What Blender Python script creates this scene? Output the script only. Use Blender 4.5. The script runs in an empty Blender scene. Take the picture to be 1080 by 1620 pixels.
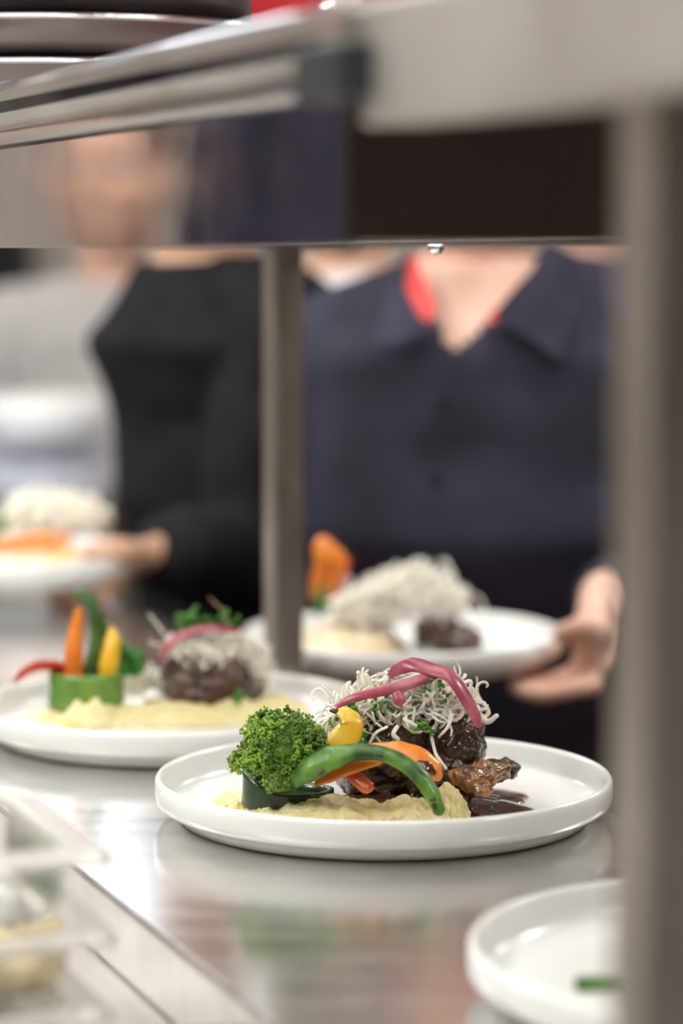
import bpy, bmesh, math, random
from mathutils import Vector, Matrix, noise, Quaternion
SC = bpy.context.scene
COL = SC.collection
# ------------------------------------------------------------------ camera
CAMZ = 1.34
F_PX = 4250.0
PITCH = math.atan(420.0/F_PX)
cam = bpy.data.cameras.new('camera'); camo = bpy.data.objects.new('camera', cam); COL.objects.link(camo)
camo.location = (0, 0, CAMZ); camo.rotation_euler = (math.pi/2 - PITCH, 0, 0)
cam.sensor_fit = 'VERTICAL'; cam.sensor_height = 36.0; cam.lens = 36.0*F_PX/1620.0
cam.clip_start = 0.05
cam.dof.use_dof = True; cam.dof.focus_distance = 1.565; cam.dof.aperture_fstop = 3.2
SC.camera = camo
# ------------------------------------------------------------------ world, exposure
SC.view_settings.view_transform = 'Standard'; SC.view_settings.look = 'None'
SC.view_settings.gamma = 1.0; SC.view_settings.use_curve_mapping = False
SC.view_settings.exposure = 0.14
wd = bpy.data.worlds.new('world'); SC.world = wd; wd.use_nodes = True
wd.node_tree.nodes['Background'].inputs[0].default_value = (1.0, 0.97, 0.93, 1)
wd.node_tree.nodes['Background'].inputs[1].default_value = 0.3

def area(name, loc, size, power, color, rot=(0, 0, 0)):
    l = bpy.data.lights.new(name, 'AREA'); l.shape = 'RECTANGLE'; l.size, l.size_y = size
    l.energy = power; l.color = color
    o = bpy.data.objects.new(name, l); o.location = loc; o.rotation_euler = rot; COL.objects.link(o)
    return o
CEIL_E = 26.0        # emission of the ceiling panels
GANTRY_E = 2.3      # emission of the strip under the gantry
CEIL_SPOTS = [(-2.0, 0.4), (0.3, -0.6), (2.0, 0.6), (-2.0, 3.0), (0.42, 1.75), (1.9, 3.2), (-2.4, 5.2), (2.7, 5.2), (-1.0, 2.3)]  # unseen panels; some added only to brighten held plates and front rail
area('ceiling_area_light', (-0.9, 0.7, 2.7), (1.6, 1.6), 38, (1.0, 0.985, 0.95))

# ------------------------------------------------------------------ frame of the pass counter
P0 = Vector((0.097, 0.84, 0.0))
DV = Vector((-0.3586, 0.9335, 0.0)); NV = Vector((0.9335, 0.3586, 0.0))
ROTZ = math.atan2(NV.y, NV.x)
def W(s, p, z):
    v = P0 + DV*s + NV*p; return Vector((v.x, v.y, CAMZ+z))
def ray(px, py):
    u = (px-540)/F_PX; v = (py-810)/F_PX
    return Vector((u, math.cos(PITCH)-v*math.sin(PITCH), -math.sin(PITCH)-v*math.cos(PITCH)))
def at(px, py, Y):
    r = ray(px, py); t = Y/r.y; return Vector((r.x*t, Y, CAMZ+r.z*t))
def A(x, y, z): return Vector((x, y, CAMZ+z))

# ------------------------------------------------------------------ materials
MATS = {}
def mat(name, c1, c2=None, rough=0.5, scale=8.0, bump=0.0, bscale=None, metal=0.0, coat=0.0, sss=0.0, sssr=(1, .5, .3),
        sssc=0.003, detail=4.0, stretch=None, spec=None, rvar=0.0, emit=None, estr=0.0, lo=0.35, hi=0.65, bdist=0.002, spots=0.0, sscale=200, sth=.62):
    m = bpy.data.materials.new(name); m.use_nodes = True; nt = m.node_tree; b = nt.nodes['Principled BSDF']
    b.inputs['Base Color'].default_value = (*c1, 1); b.inputs['Roughness'].default_value = rough
    b.inputs['Metallic'].default_value = metal; b.inputs['Coat Weight'].default_value = coat
    b.inputs['Coat Roughness'].default_value = 0.08
    if spec is not None: b.inputs['Specular IOR Level'].default_value = spec
    if sss:
        b.inputs['Subsurface Weight'].default_value = sss; b.inputs['Subsurface Radius'].default_value = sssr
        b.inputs['Subsurface Scale'].default_value = sssc
    if emit:
        b.inputs['Emission Color'].default_value = (*emit, 1); b.inputs['Emission Strength'].default_value = estr
    tc = nt.nodes.new('ShaderNodeTexCoord'); mp = nt.nodes.new('ShaderNodeMapping')
    nt.links.new(tc.outputs['Object'], mp.inputs[0])
    if stretch:
        mp.inputs['Scale'].default_value = stretch[0:3]
        if len(stretch) > 3: mp.inputs['Rotation'].default_value = (0, 0, stretch[3])
    n = nt.nodes.new('ShaderNodeTexNoise'); n.inputs['Scale'].default_value = scale; n.inputs['Detail'].default_value = detail
    nt.links.new(mp.outputs[0], n.inputs['Vector'])
    if c2:
        r = nt.nodes.new('ShaderNodeValToRGB'); r.color_ramp.elements[0].position = lo; r.color_ramp.elements[1].position = hi
        r.color_ramp.elements[0].color = (*c1, 1); r.color_ramp.elements[1].color = (*c2, 1)
        nt.links.new(n.outputs['Fac'], r.inputs[0]); nt.links.new(r.outputs[0], b.inputs['Base Color'])
    if rvar:
        mr = nt.nodes.new('ShaderNodeMapRange'); mr.inputs[1].default_value = .3; mr.inputs[2].default_value = .7
        mr.inputs[3].default_value = max(.02, rough-rvar); mr.inputs[4].default_value = rough+rvar
        nt.links.new(n.outputs['Fac'], mr.inputs[0]); nt.links.new(mr.outputs[0], b.inputs['Roughness'])
    if bump:
        n2 = nt.nodes.new('ShaderNodeTexNoise'); n2.inputs['Scale'].default_value = bscale or scale; n2.inputs['Detail'].default_value = 5
        nt.links.new(mp.outputs[0], n2.inputs['Vector'])
        bp = nt.nodes.new('ShaderNodeBump'); bp.inputs['Strength'].default_value = bump; bp.inputs['Distance'].default_value = bdist
        nt.links.new(n2.outputs['Fac'], bp.inputs['Height']); nt.links.new(bp.outputs[0], b.inputs['Normal'])
    if spots and c2:      # charred and dark flecks with a shape of their own
        n3 = nt.nodes.new('ShaderNodeTexNoise'); n3.inputs['Scale'].default_value = sscale; n3.inputs['Detail'].default_value = 3
        nt.links.new(mp.outputs[0], n3.inputs['Vector'])
        m3 = nt.nodes.new('ShaderNodeMapRange'); m3.inputs[1].default_value = sth; m3.inputs[2].default_value = sth+.07; m3.inputs[4].default_value = spots
        nt.links.new(n3.outputs['Fac'], m3.inputs[0])
        mx = nt.nodes.new('ShaderNodeMix'); mx.data_type = 'RGBA'; mx.inputs['B'].default_value = (.012, .016, .006, 1)
        nt.links.new(m3.outputs[0], mx.inputs['Factor']); nt.links.new(r.outputs[0], mx.inputs['A']); nt.links.new(mx.outputs['Result'], b.inputs['Base Color'])
    MATS[name] = m
    return m
def clear_mat(name, tint, whit, rough=0.08):
    m = bpy.data.materials.new(name); m.use_nodes = True; nt = m.node_tree; nt.nodes.clear()
    out = nt.nodes.new('ShaderNodeOutputMaterial'); tr = nt.nodes.new('ShaderNodeBsdfTransparent'); tr.inputs[0].default_value = (*tint, 1)
    gl = nt.nodes.new('ShaderNodeBsdfGlossy'); gl.inputs['Roughness'].default_value = rough; gl.inputs['Color'].default_value = (1, 1, 1, 1)
    df = nt.nodes.new('ShaderNodeBsdfDiffuse'); df.inputs[0].default_value = (.9, .88, .84, 1)
    lw = nt.nodes.new('ShaderNodeLayerWeight'); lw.inputs[0].default_value = 0.07
    m1 = nt.nodes.new('ShaderNodeMixShader'); m2 = nt.nodes.new('ShaderNodeMixShader'); m1.inputs[0].default_value = whit
    nt.links.new(tr.outputs[0], m1.inputs[1]); nt.links.new(df.outputs[0], m1.inputs[2])
    nt.links.new(lw.outputs['Fresnel'], m2.inputs[0]); nt.links.new(m1.outputs[0], m2.inputs[1]); nt.links.new(gl.outputs[0], m2.inputs[2])
    nt.links.new(m2.outputs[0], out.inputs[0]); MATS[name] = m; return m

mat('steel_counter', (.63, .62, .60), (.73, .72, .70), rough=.19, scale=14, metal=.95, rvar=.025, stretch=(1, 3, 1, -ROTZ))
mat('steel_post', (.37, .335, .295), (.45, .41, .365), rough=.33, scale=30, metal=.9, rvar=.06, stretch=(6, 6, .5))
mat('steel_bar', (.49, .46, .425), (.55, .52, .485), rough=.42, scale=12, metal=.7, rvar=.05)
mat('steel_mirror', (.62, .60, .60), (.70, .68, .67), rough=.07, scale=25, metal=1.0, rvar=.03, bump=.03, bscale=9, bdist=.003)
mat('steel_rail', (.72, .70, .68), (.80, .78, .76), rough=.13, scale=9, metal=1.0, rvar=.04, bump=.06, bscale=14, bdist=.003)
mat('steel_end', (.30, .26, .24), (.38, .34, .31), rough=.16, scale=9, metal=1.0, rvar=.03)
mat('chrome', (.85, .85, .85), rough=.12, metal=1.0)
mat('black_plastic', (.015, .016, .02), (.022, .023, .028), rough=.5, scale=40)
mat('white_ceramic', (.77, .765, .74), (.79, .785, .76), rough=.22, scale=12, coat=.35, spec=.5, bump=.02, bscale=40)
mat('white_paint', (.75, .74, .74), rough=.4)
mat('red_paint', (.33, .008, .01), (.38, .012, .014), rough=.35, scale=30)
mat('dark_pan', (.13, .105, .11), (.17, .14, .145), rough=.34, scale=12, metal=.75, rvar=.06)
mat('mash', (.74, .62, .27), (.84, .75, .42), rough=.42, scale=110, bump=.7, bscale=420, sss=.25, sssr=(1, .8, .35), sssc=.004, coat=.15)
mat('mash_beige', (.66, .53, .33), (.78, .68, .48), rough=.5, scale=110, bump=.5, bscale=260)
mat('sauce', (.075, .022, .007), (.11, .036, .012), rough=.13, scale=60, coat=.9, bump=.2, bscale=80)
mat('meat', (.032, .013, .006), (.105, .042, .018), rough=.22, scale=85, coat=.75, bump=.7, bscale=230, lo=.38, hi=.68, rvar=.08)
mat('onion_amber', (.10, .028, .007), (.42, .19, .045), rough=.2, scale=110, coat=.7, bump=.5, bscale=200)
mat('strand', (.90, .84, .68), (.97, .95, .88), rough=.45, scale=55, bump=.1, sss=.15, sssc=.002, sssr=(1, .8, .5))
mat('onion_pink', (.36, .045, .085), (.55, .15, .19), rough=.3, scale=70, coat=.35, stretch=(1, 1, 1), sss=.25, sssc=.002, sssr=(1, .3, .3))
mat('parsley', (.035, .16, .012), (.11, .33, .03), rough=.4, scale=260, bump=.4)
mat('broccoli', (.022, .10, .007), (.27, .45, .045), rough=.42, scale=48, detail=3, coat=.25, bump=.5, bscale=500, lo=.36, hi=.66)
mat('broccoli_stem', (.20, .36, .06), (.30, .46, .12), rough=.4, scale=60, coat=.2)
mat('courgette_skin', (.006, .026, .007), (.018, .062, .014), spots=.5, sscale=240, rough=.26, scale=70, coat=.6, bump=.2, bscale=150)
mat('courgette_green', (.035, .13, .008), (.15, .30, .03), rough=.25, scale=26, coat=.5, stretch=(1, 1, .2))
mat('bean_green', (.012, .070, .007), (.17, .37, .05), rough=.38, scale=48, coat=.18, bump=.6, bscale=170, detail=11, lo=.38, hi=.66, spots=.85, sscale=170, sth=.58)
mat('asparagus', (.022, .055, .012), (.075, .17, .03), rough=.32, scale=45, coat=.3, bump=.3)
mat('carrot', (.72, .17, .012), (.86, .29, .03), rough=.34, scale=50, coat=.25, bump=.3, bscale=150, sss=.15, sssc=.002)
mat('carrot_glaze', (.30, .05, .008), rough=.15, coat=.8)
mat('red_pepper', (.42, .018, .006), (.60, .045, .012), rough=.2, scale=50, coat=.7)
mat('red_veg', (.58, .075, .018), (.72, .14, .03), rough=.24, scale=60, coat=.5)
mat('yellow_veg', (.78, .42, .012), (.88, .60, .06), rough=.34, scale=45, coat=.2, bump=.15, bscale=150)
mat('char', (.05, .02, .008), rough=.5)
mat('leaf_green', (.02, .14, .012), (.06, .26, .03), rough=.4, scale=60)
mat('skin', (.62, .36, .26), (.70, .43, .33), rough=.5, scale=18, sss=.1, sssc=.008)
mat('skin_tan', (.56, .32, .20), (.62, .38, .26), rough=.5, scale=18)
mat('shirt_black', (.009, .0085, .010), (.014, .0135, .016), rough=.9, spec=.15, scale=30, bump=.3, bscale=900)
mat('shirt_navy', (.026, .024, .036), (.042, .038, .060), rough=.85, spec=.15, scale=12, bump=.3, bscale=900)
mat('trousers', (.008, .008, .009), (.012, .012, .013), rough=.85, scale=30)
mat('jacket_white', (.70, .67, .68), (.78, .75, .75), rough=.8, scale=14)
mat('jacket_grey', (.42, .40, .385), (.50, .475, .45), rough=.8, scale=14)
mat('collar_red', (.55, .03, .03), (.62, .05, .045), rough=.7, scale=30)
mat('hair', (.012, .009, .008), (.03, .02, .015), rough=.6, scale=60)
mat('eye_white', (.8, .78, .75), rough=.2)
mat('wall_paint', (.62, .57, .52), (.66, .61, .56), rough=.7, scale=3)
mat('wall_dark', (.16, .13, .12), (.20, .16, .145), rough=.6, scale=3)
mat('ceiling_tile', (.75, .73, .70), (.80, .78, .75), rough=.8, scale=3)
mat('floor_tile', (.10, .065, .05), (.16, .11, .085), rough=.45, scale=4)
mat('bench_steel', (.33, .35, .42), (.45, .47, .55), rough=.3, scale=8, metal=.8)
mat('crumb', (.78, .70, .48), (.90, .85, .68), rough=.6, scale=120, bump=.5)
mat('crumb_gold', (.60, .42, .15), (.86, .76, .48), rough=.5, scale=45, bump=.5)
mat('cream', (.86, .84, .78), (.92, .90, .85), rough=.5, scale=20)
mat('lamp_glow', (.9, .88, .85), rough=.5, emit=(1.0, .98, .94), estr=GANTRY_E)
mat('ceiling_glow', (.9, .9, .9), rough=.5, emit=(1.0, .995, .975), estr=CEIL_E)
mat('added_window_glow', (.8, .85, .9), rough=.3, emit=(.86, .92, 1.0), estr=3.2)  # glow of the added pane that the counter reflects
clear_mat('clear_plastic', (.93, .925, .90), .15, .15)
clear_mat('clear_plastic_rim', (.90, .89, .87), .36, .22)

# ------------------------------------------------------------------ mesh helpers
def obj(name, bm, m, parent=None, smooth=True, mats=None):
    me = bpy.data.meshes.new(name)
    if isinstance(bm, bpy.types.Mesh): me = bm
    else:
        bmesh.ops.recalc_face_normals(bm, faces=bm.faces)
        bm.to_mesh(me); bm.free()
    for f in me.polygons: f.use_smooth = smooth
    for k in ([m] if m else []) + (mats or []): me.materials.append(MATS[k])
    o = bpy.data.objects.new(name, me); COL.objects.link(o)
    if parent: o.parent = parent; o.matrix_parent_inverse = Matrix.Translation(-Vector(parent_world(parent)))
    return o
def parent_world(p):
    v = Vector(p.location)
    while p.parent: break
    return v
def tag(o, label, cat, group=None, kind=None):
    o['label'] = label; o['category'] = cat
    if group: o['group'] = group
    if kind: o['kind'] = kind
    return o
def thing(name, loc, label, cat, group=None):
    o = bpy.data.objects.new(name, None); o.empty_display_size = .05; o.location = loc; COL.objects.link(o)
    return tag(o, label, cat, group)
def recenter(o, c):
    c = Vector(c); o.data.transform(Matrix.Translation(-c)); o.location = c; return o
def single(name, bm, m, label, cat, group=None, kind=None, smooth=True, mats=None):
    o = obj(name, bm, m, None, smooth, mats)
    vs = [v.co for v in o.data.vertices]
    c = Vector(((min(v.x for v in vs)+max(v.x for v in vs))/2, (min(v.y for v in vs)+max(v.y for v in vs))/2, min(v.z for v in vs)))
    recenter(o, c)
    return tag(o, label, cat, group, kind)
def sharp(o, ang=35):
    m = o.modifiers.new('bevel', 'BEVEL'); m.width = .0012; m.segments = 2; m.limit_method = 'ANGLE'; return o

def box(bm, c, size, rz=0.0, rot=None, bev=0.0):
    R = rot if rot is not None else Matrix.Rotation(rz, 3, 'Z')
    r = bmesh.ops.create_cube(bm, size=1.0)
    for v in r['verts']:
        v.co = R @ Vector((v.co.x*size[0], v.co.y*size[1], v.co.z*size[2])) + Vector(c)
    if bev:
        es = list({e for v in r['verts'] for e in v.link_edges})
        bmesh.ops.bevel(bm, geom=es, offset=bev, segments=3, affect='EDGES', profile=.5)
def boxW(bm, s0, s1, p0, p1, z0, z1, bev=0.0):
    box(bm, W((s0+s1)/2, (p0+p1)/2, (z0+z1)/2), (abs(p1-p0), abs(s1-s0), abs(z1-z0)), ROTZ, bev=bev)
def lathe(bm, prof, c, seg=96, rot=None):
    c = Vector(c); rings = []
    for (r, z) in prof:
        if r < 1e-6: rings.append([bm.verts.new(c + (rot @ Vector((0, 0, z)) if rot else Vector((0, 0, z))))])
        else:
            ring = []
            for i in range(seg):
                a = 2*math.pi*i/seg; v = Vector((r*math.cos(a), r*math.sin(a), z))
                ring.append(bm.verts.new(c + (rot @ v if rot else v)))
            rings.append(ring)
    for a, b in zip(rings[:-1], rings[1:]):
        for i in range(seg):
            j = (i+1) % seg
            if len(a) == 1 and len(b) == 1: continue
            if len(a) == 1: bm.faces.new((a[0], b[i], b[j]))
            elif len(b) == 1: bm.faces.new((a[i], a[j], b[0]))
            else: bm.faces.new((a[i], a[j], b[j], b[i]))
def catmull(P, n):
    P = [Vector(p) for p in P]; out = []
    Q = [P[0]*2-P[1]] + P + [P[-1]*2-P[-2]]
    for i in range(1, len(Q)-2):
        for k in range(n):
            t = k/n
            out.append(.5*((2*Q[i]) + (Q[i+1]-Q[i-1])*t + (2*Q[i-1]-5*Q[i]+4*Q[i+1]-Q[i+2])*t*t + (3*Q[i]-Q[i-1]-3*Q[i+1]+Q[i+2])*t**3))
    out.append(P[-1]); return out
def lerp_list(R, n):
    out = []
    for i in range(len(R)-1):
        for k in range(n):
            t = k/n; t = t*t*(3-2*t) if n > 3 else t
            out.append(R[i]*(1-t)+R[i+1]*t)
    out.append(R[-1]); return out
def tube(bm, P, R, n=6, seg=12, flat=1.0, up=None, cap=True, rough=0.0, rs=60.0, seed=0):
    """swept tube; flat = thickness ratio along the 'up' direction"""
    pts = catmull(P, n) if n > 1 else [Vector(p) for p in P]
    if not isinstance(R, (list, tuple)): R = [R]*len(P)
    rad = lerp_list(list(R), n) if n > 1 else list(R)
    N = len(pts); rings = []
    T0 = (pts[1]-pts[0]).normalized()
    u = Vector(up) if up is not None else (Vector((0, 0, 1)) if abs(T0.z) < .8 else Vector((0, 1, 0)))
    for i in range(N):
        T = (pts[min(i+1, N-1)]-pts[max(i-1, 0)])
        T = T.normalized() if T.length > 1e-9 else T0
        b = T.cross(u)
        if b.length < 1e-5: b = T.orthogonal()
        b.normalize(); k = b.cross(T).normalized()
        if up is None: u = k
        ring = []
        for j in range(seg):
            a = 2*math.pi*j/seg
            r = rad[i]
            v = b*math.cos(a)*r + k*math.sin(a)*r*flat
            if rough:
                v *= 1+rough*noise.noise((pts[i]+v)*rs+Vector((seed, 0, 0)))
            ring.append(bm.verts.new(pts[i]+v))
        rings.append(ring)
    for a, b2 in zip(rings[:-1], rings[1:]):
        for j in range(seg):
            q = (j+1) % seg; bm.faces.new((a[j], a[q], b2[q], b2[j]))
    if cap:
        for ring, p, s in ((rings[0], pts[0], -1), (rings[-1], pts[-1], 1)):
            T = (pts[1]-pts[0]).normalized()*-1 if s < 0 else (pts[-1]-pts[-2]).normalized()
            r = rad[0] if s < 0 else rad[-1]
            mid = [bm.verts.new(p + (v.co-p)*.66 + T*r*.5*min(1, flat+.3)) for v in ring]
            for j in range(seg):
                q = (j+1) % seg; bm.faces.new((ring[j], ring[q], mid[q], mid[j]))
            e = bm.verts.new(p+T*r*.75*min(1, flat+.3))
            for j in range(seg):
                q = (j+1) % seg; bm.faces.new((mid[j], mid[q], e))
def ellipsoid(bm, c, r, rot=None, sub=3, amp=0.0, ns=40.0, seed=0.0):
    R = bmesh.ops.create_icosphere(bm, subdivisions=sub, radius=1.0)
    for v in R['verts']:
        d = v.co.copy()
        q = Vector((d.x*r[0], d.y*r[1], d.z*r[2]))
        if amp: q *= 1+amp*noise.fractal(q*ns+Vector((seed, seed*1.7, 0)), 1.0, 2.0, 3)
        v.co = (rot @ q if rot is not None else q)+Vector(c)
def blob_block(bm, c, r, rz=0, e=.55, sub=5, amps=((.10, 22), (.05, 70), (.02, 180)), seed=0.0):
    """a lumpy rounded block (super-ellipsoid with noise)"""
    R = bmesh.ops.create_icosphere(bm, subdivisions=sub, radius=1.0); M = Matrix.Rotation(rz, 3, 'Z')
    rm = sum(r)/3
    for v in R['verts']:
        d = v.co.normalized()
        q = Vector([math.copysign(abs(d[k])**e, d[k])*r[k] for k in range(3)])
        k = 0
        for (a, s) in amps: k += a*noise.noise(q*s+Vector((seed, seed*.7, seed*1.3)))
        q += d*k*rm
        v.co = M @ q + Vector(c)
def mound(bm, c, rx, ry, h, rz=0, seed=0.0, rough=.18, nr=22, na=84, p=2.2, edge=.16, ns=60):
    """a low heap with an irregular outline standing on z = c.z"""
    c = Vector(c); M = Matrix.Rotation(rz, 3, 'Z'); rings = []
    top = bm.verts.new(c+Vector((0, 0, h))); 
    for i in range(1, nr+1):
        t = i/nr; ring = []
        for j in range(na):
            a = 2*math.pi*j/na
            k = 1+edge*noise.fractal(Vector((math.cos(a)*1.6+seed, math.sin(a)*1.6, seed)), 1, 2, 4)
            q = M @ Vector((math.cos(a)*rx*k*t, math.sin(a)*ry*k*t, 0))
            w = c+q
            z = h*(max(0, 1-t**p))**.6
            z *= 1+rough*noise.fractal(w*ns+Vector((seed, 0, 0)), 1, 2, 4)*2
            ring.append(bm.verts.new(w+Vector((0, 0, max(z, 0) if i < nr else 0))))
        rings.append(ring)
    for j in range(na): bm.faces.new((top, rings[0][j], rings[0][(j+1) % na]))
    for a, b in zip(rings[:-1], rings[1:]):
        for j in range(na):
            q = (j+1) % na; bm.faces.new((a[j], a[q], b[q], b[j]))
    bm.faces.new(rings[-1])
def remesh(bm, voxel, smooth=3, f=.5):
    me = bpy.data.meshes.new('tmp'); bmesh.ops.recalc_face_normals(bm, faces=bm.faces); bm.to_mesh(me); bm.free()
    o = bpy.data.objects.new('tmp', me); COL.objects.link(o)
    m = o.modifiers.new('r', 'REMESH'); m.mode = 'VOXEL'; m.voxel_size = voxel
    if smooth:
        s = o.modifiers.new('s', 'SMOOTH'); s.factor = f; s.iterations = smooth
    dg = bpy.context.evaluated_depsgraph_get(); out = bpy.data.meshes.new_from_object(o.evaluated_get(dg))
    bpy.data.objects.remove(o); bpy.data.meshes.remove(me); return out

def lumpy(me, amps, seed=0.0, zmin=None):
    b = bmesh.new(); b.from_mesh(me); b.normal_update(); mv = []
    for v in b.verts:
        k = 0
        for (a, s) in amps: k += a*noise.fractal(v.co*s+Vector((seed, 0, 0)), 1.0, 2.0, 3)
        mv.append(v.co+v.normal*k)
    for v, q in zip(b.verts, mv):
        if zmin is None or v.co.z > zmin: v.co = q
    b.to_mesh(me); b.free(); return me

# ================================================================== THE ROOM
def struct(name, bm, m):
    o = obj(name, bm, m, None, False); o['kind'] = 'structure'; return o
def slab(name, c, size, m):
    bm = bmesh.new(); box(bm, (0, 0, 0), size); o = struct(name, bm, m); o.location = c; return o
slab('floor', (0, 1.5, -.05), (8.4, 10.4, .1), 'floor_tile')
slab('ceiling', (0, 1.5, 2.95), (8.4, 10.4, .1), 'ceiling_tile')
slab('wall_back', (0, 6.55, 1.45), (8.0, .1, 2.9), 'wall_paint')
bm = bmesh.new(); box(bm, (0, 0, 0), (1.55, .02, .62)); wn = struct('added_window_1', bm, 'added_window_glow'); wn.location = (-.95, 6.49, 2.47)  # unseen glowing pane, added for the bright reflection on the counter's left
for (x, z, w, h) in ((0, .335, 1.67, .05), (0, -.335, 1.67, .05), (-.80, 0, .05, .67), (.80, 0, .05, .67), (0, 0, .035, .62)):
    bm = bmesh.new(); box(bm, (x, -.02, z), (w, .05, h)); o = obj('added_window_frame', bm, 'white_paint', None, False); o.parent = wn
slab('wall_left', (-4.05, 1.5, 1.45), (.1, 10.0, 2.9), 'wall_paint')
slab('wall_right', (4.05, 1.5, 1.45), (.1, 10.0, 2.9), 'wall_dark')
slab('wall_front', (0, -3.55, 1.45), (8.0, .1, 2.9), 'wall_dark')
for i, (x, y) in enumerate(CEIL_SPOTS):
    t = thing('ceiling_light', (x, y, 2.86), 'square white ceiling light panel in the kitchen ceiling', 'ceiling light', 'ceiling light panels')
    bm = bmesh.new(); box(bm, (x, y, 2.88), (.62, .62, .04)); obj('frame', bm, 'white_paint', t, False)
    bm = bmesh.new(); box(bm, (x, y, 2.857), (.56, .56, .01)); obj('diffuser', bm, 'ceiling_glow', t, False)

# ================================================================== THE PASS COUNTER
CT = -.340          # counter top, relative to the camera height
def grid_counter():
    ps = [-.45, -.3148, -.0075, .335]; ss = [-.75, .346, 1.35, 2.45]
    bm = bmesh.new(); V = {}
    for i, p in enumerate(ps):
        for j, s in enumerate(ss): V[i, j] = bm.verts.new(W(s, p, CT))
    for i in range(3):
        for j in range(3):
            if (i, j) != (1, 1): bm.faces.new((V[i, j], V[i+1, j], V[i+1, j+1], V[i, j+1]))
    r = bmesh.ops.extrude_face_region(bm, geom=bm.faces[:])
    for v in [g for g in r['geom'] if isinstance(g, bmesh.types.BMVert)]: v.co.z -= .04
    return bm
ctr = thing('pass_counter', W(1.2, 0, -CAMZ), 'long brushed stainless steel pass counter with a sunken well at its left side', 'counter')
o = obj('worktop', grid_counter(), 'steel_counter', ctr, False)
b = o.modifiers.new('bevel', 'BEVEL'); b.width = .0035; b.segments = 3; b.limit_method = 'ANGLE'
bm = bmesh.new(); boxW(bm, .34, 1.36, -.322, -.002, CT-.048, CT-.0405); o = obj('well_floor', bm, 'steel_bar', ctr, False)
for p in (-.42, .31):
    for s in (-.65, .9, 2.35):
        bm = bmesh.new(); boxW(bm, s-.02, s+.02, p-.02, p+.02, -CAMZ, CT-.041); obj('leg', bm, 'steel_post', ctr, False)
bm = bmesh.new(); boxW(bm, -.7, 2.4, -.40, .30, -1.10, -1.08); obj('undershelf', bm, 'steel_post', ctr, False)

# ================================================================== THE GANTRY OVER THE COUNTER
gan = thing('heated_gantry', W(.6, .16, CT), 'stainless steel gantry shelf on square posts with polished front above the counter', 'shelf')
def gpart(name, m, fn, parent=gan, smooth=False):
    bm = bmesh.new(); fn(bm); return obj(name, bm, m, parent, smooth)
S_END, P_BACK = .262, .327
gpart('front_panel', 'steel_mirror', lambda b: boxW(b, S_END, 1.34, -.001, .001, .001, .064))
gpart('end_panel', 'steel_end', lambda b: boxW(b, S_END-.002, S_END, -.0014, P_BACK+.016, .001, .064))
gpart('back_panel', 'steel_mirror', lambda b: boxW(b, -.02, 1.34, P_BACK+.017, P_BACK+.019, .001, .095))
gpart('shelf_top', 'steel_bar', lambda b: boxW(b, -.02, 1.34, .0, P_BACK+.016, .0895, .0945))
gpart('panel_lip', 'steel_rail', lambda b: boxW(b, S_END, 1.34, -.0035, .0035, -.0008, .0009))
# rolled front rail: profile swept along the gantry
def rail(bm):
    prof = []
    for k in range(9):
        a = math.radians(200-k*25); prof.append((-.010+.011*math.cos(a), .0865+.0095*math.sin(a)))
    prof = [(-.002, .0600), (-.010, .0590), (-.0125, .0625), (-.0125, .0655), (-.0085, .0675), (-.0110, .0705), (-.0170, .0760),
            (-.0195, .0820), (-.0190, .0880), (-.0150, .0930), (-.0080, .0960), (.0, .0962), (.0, .0600)]
    rings = []
    for s in (.224, .5, .8, 1.1, 1.34):
        rings.append([bm.verts.new(W(s, p, z)) for (p, z) in prof])
    n = len(prof)
    for a, b in zip(rings[:-1], rings[1:]):
        for j in range(n): bm.faces.new((a[j], a[(j+1) % n], b[(j+1) % n], b[j]))
    bm.faces.new(rings[0]); bm.faces.new(rings[-1])
gpart('front_rail', 'steel_rail', rail)
gpart('near_bar', 'steel_bar', lambda b: boxW(b, -.12, .222, -.012, .016, .046, .094, bev=.004))
gpart('rail_end_cap', 'black_plastic', lambda b: boxW(b, S_END-.056, S_END-.004, -.026, -.002, .0565, .0775, bev=.002))
for (s, p, top) in ((0, .006, .10), (0, P_BACK, .0895), (1.23, 0, .0895), (1.245, P_BACK-.002, .0895)):
    po = gpart('post', 'steel_post', lambda b: boxW(b, s-.013, s+.013, p-.013, p+.013, CT+.004, top, bev=.003))
    bm = bmesh.new(); boxW(bm, s-.016, s+.016, p-.016, p+.016, CT, CT+.004); obj('foot', bm, 'steel_post', po, False)
def screwpart(c, r, rot):
    bm = bmesh.new(); lathe(bm, [(0, r*.9), (r*.6, r*.75), (r, r*.2), (r, -r*.3), (0, -r*.3)], c, 20, rot); return obj('screw', bm, 'chrome', gan)
RS = Matrix.Rotation(ROTZ, 3, 'Z') @ Matrix.Rotation(-math.pi/2, 3, 'Y')
screwpart(W(.806, -.0192, .0925), .0040, RS)
screwpart(W(S_END+.15, .25, -.0005), .004, Matrix.Rotation(math.pi, 3, 'X'))
screwpart(A(.052, 1.48, -.0003), .0045, Matrix.Rotation(math.pi, 3, 'X'))
gpart('housing_floor', 'steel_bar', lambda b: (boxW(b, S_END, 1.34, .002, .10, .003, .005), boxW(b, S_END, 1.34, .25, P_BACK+.016, .003, .005)))
gpart('lamp_diffuser', 'lamp_glow', lambda b: boxW(b, .30, 1.32, .12, .23, .034, .040))
def bracket(b):
    box(b, at(549, 10, 1.30)+Vector((0, 0, .01)), (.0125, .006, .10), ROTZ, bev=.001)
gpart('upright_bracket', 'white_paint', bracket)
screwpart(at(520, 14, 1.34), .0045, Matrix.Rotation(math.pi/2, 3, 'X'))

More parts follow.
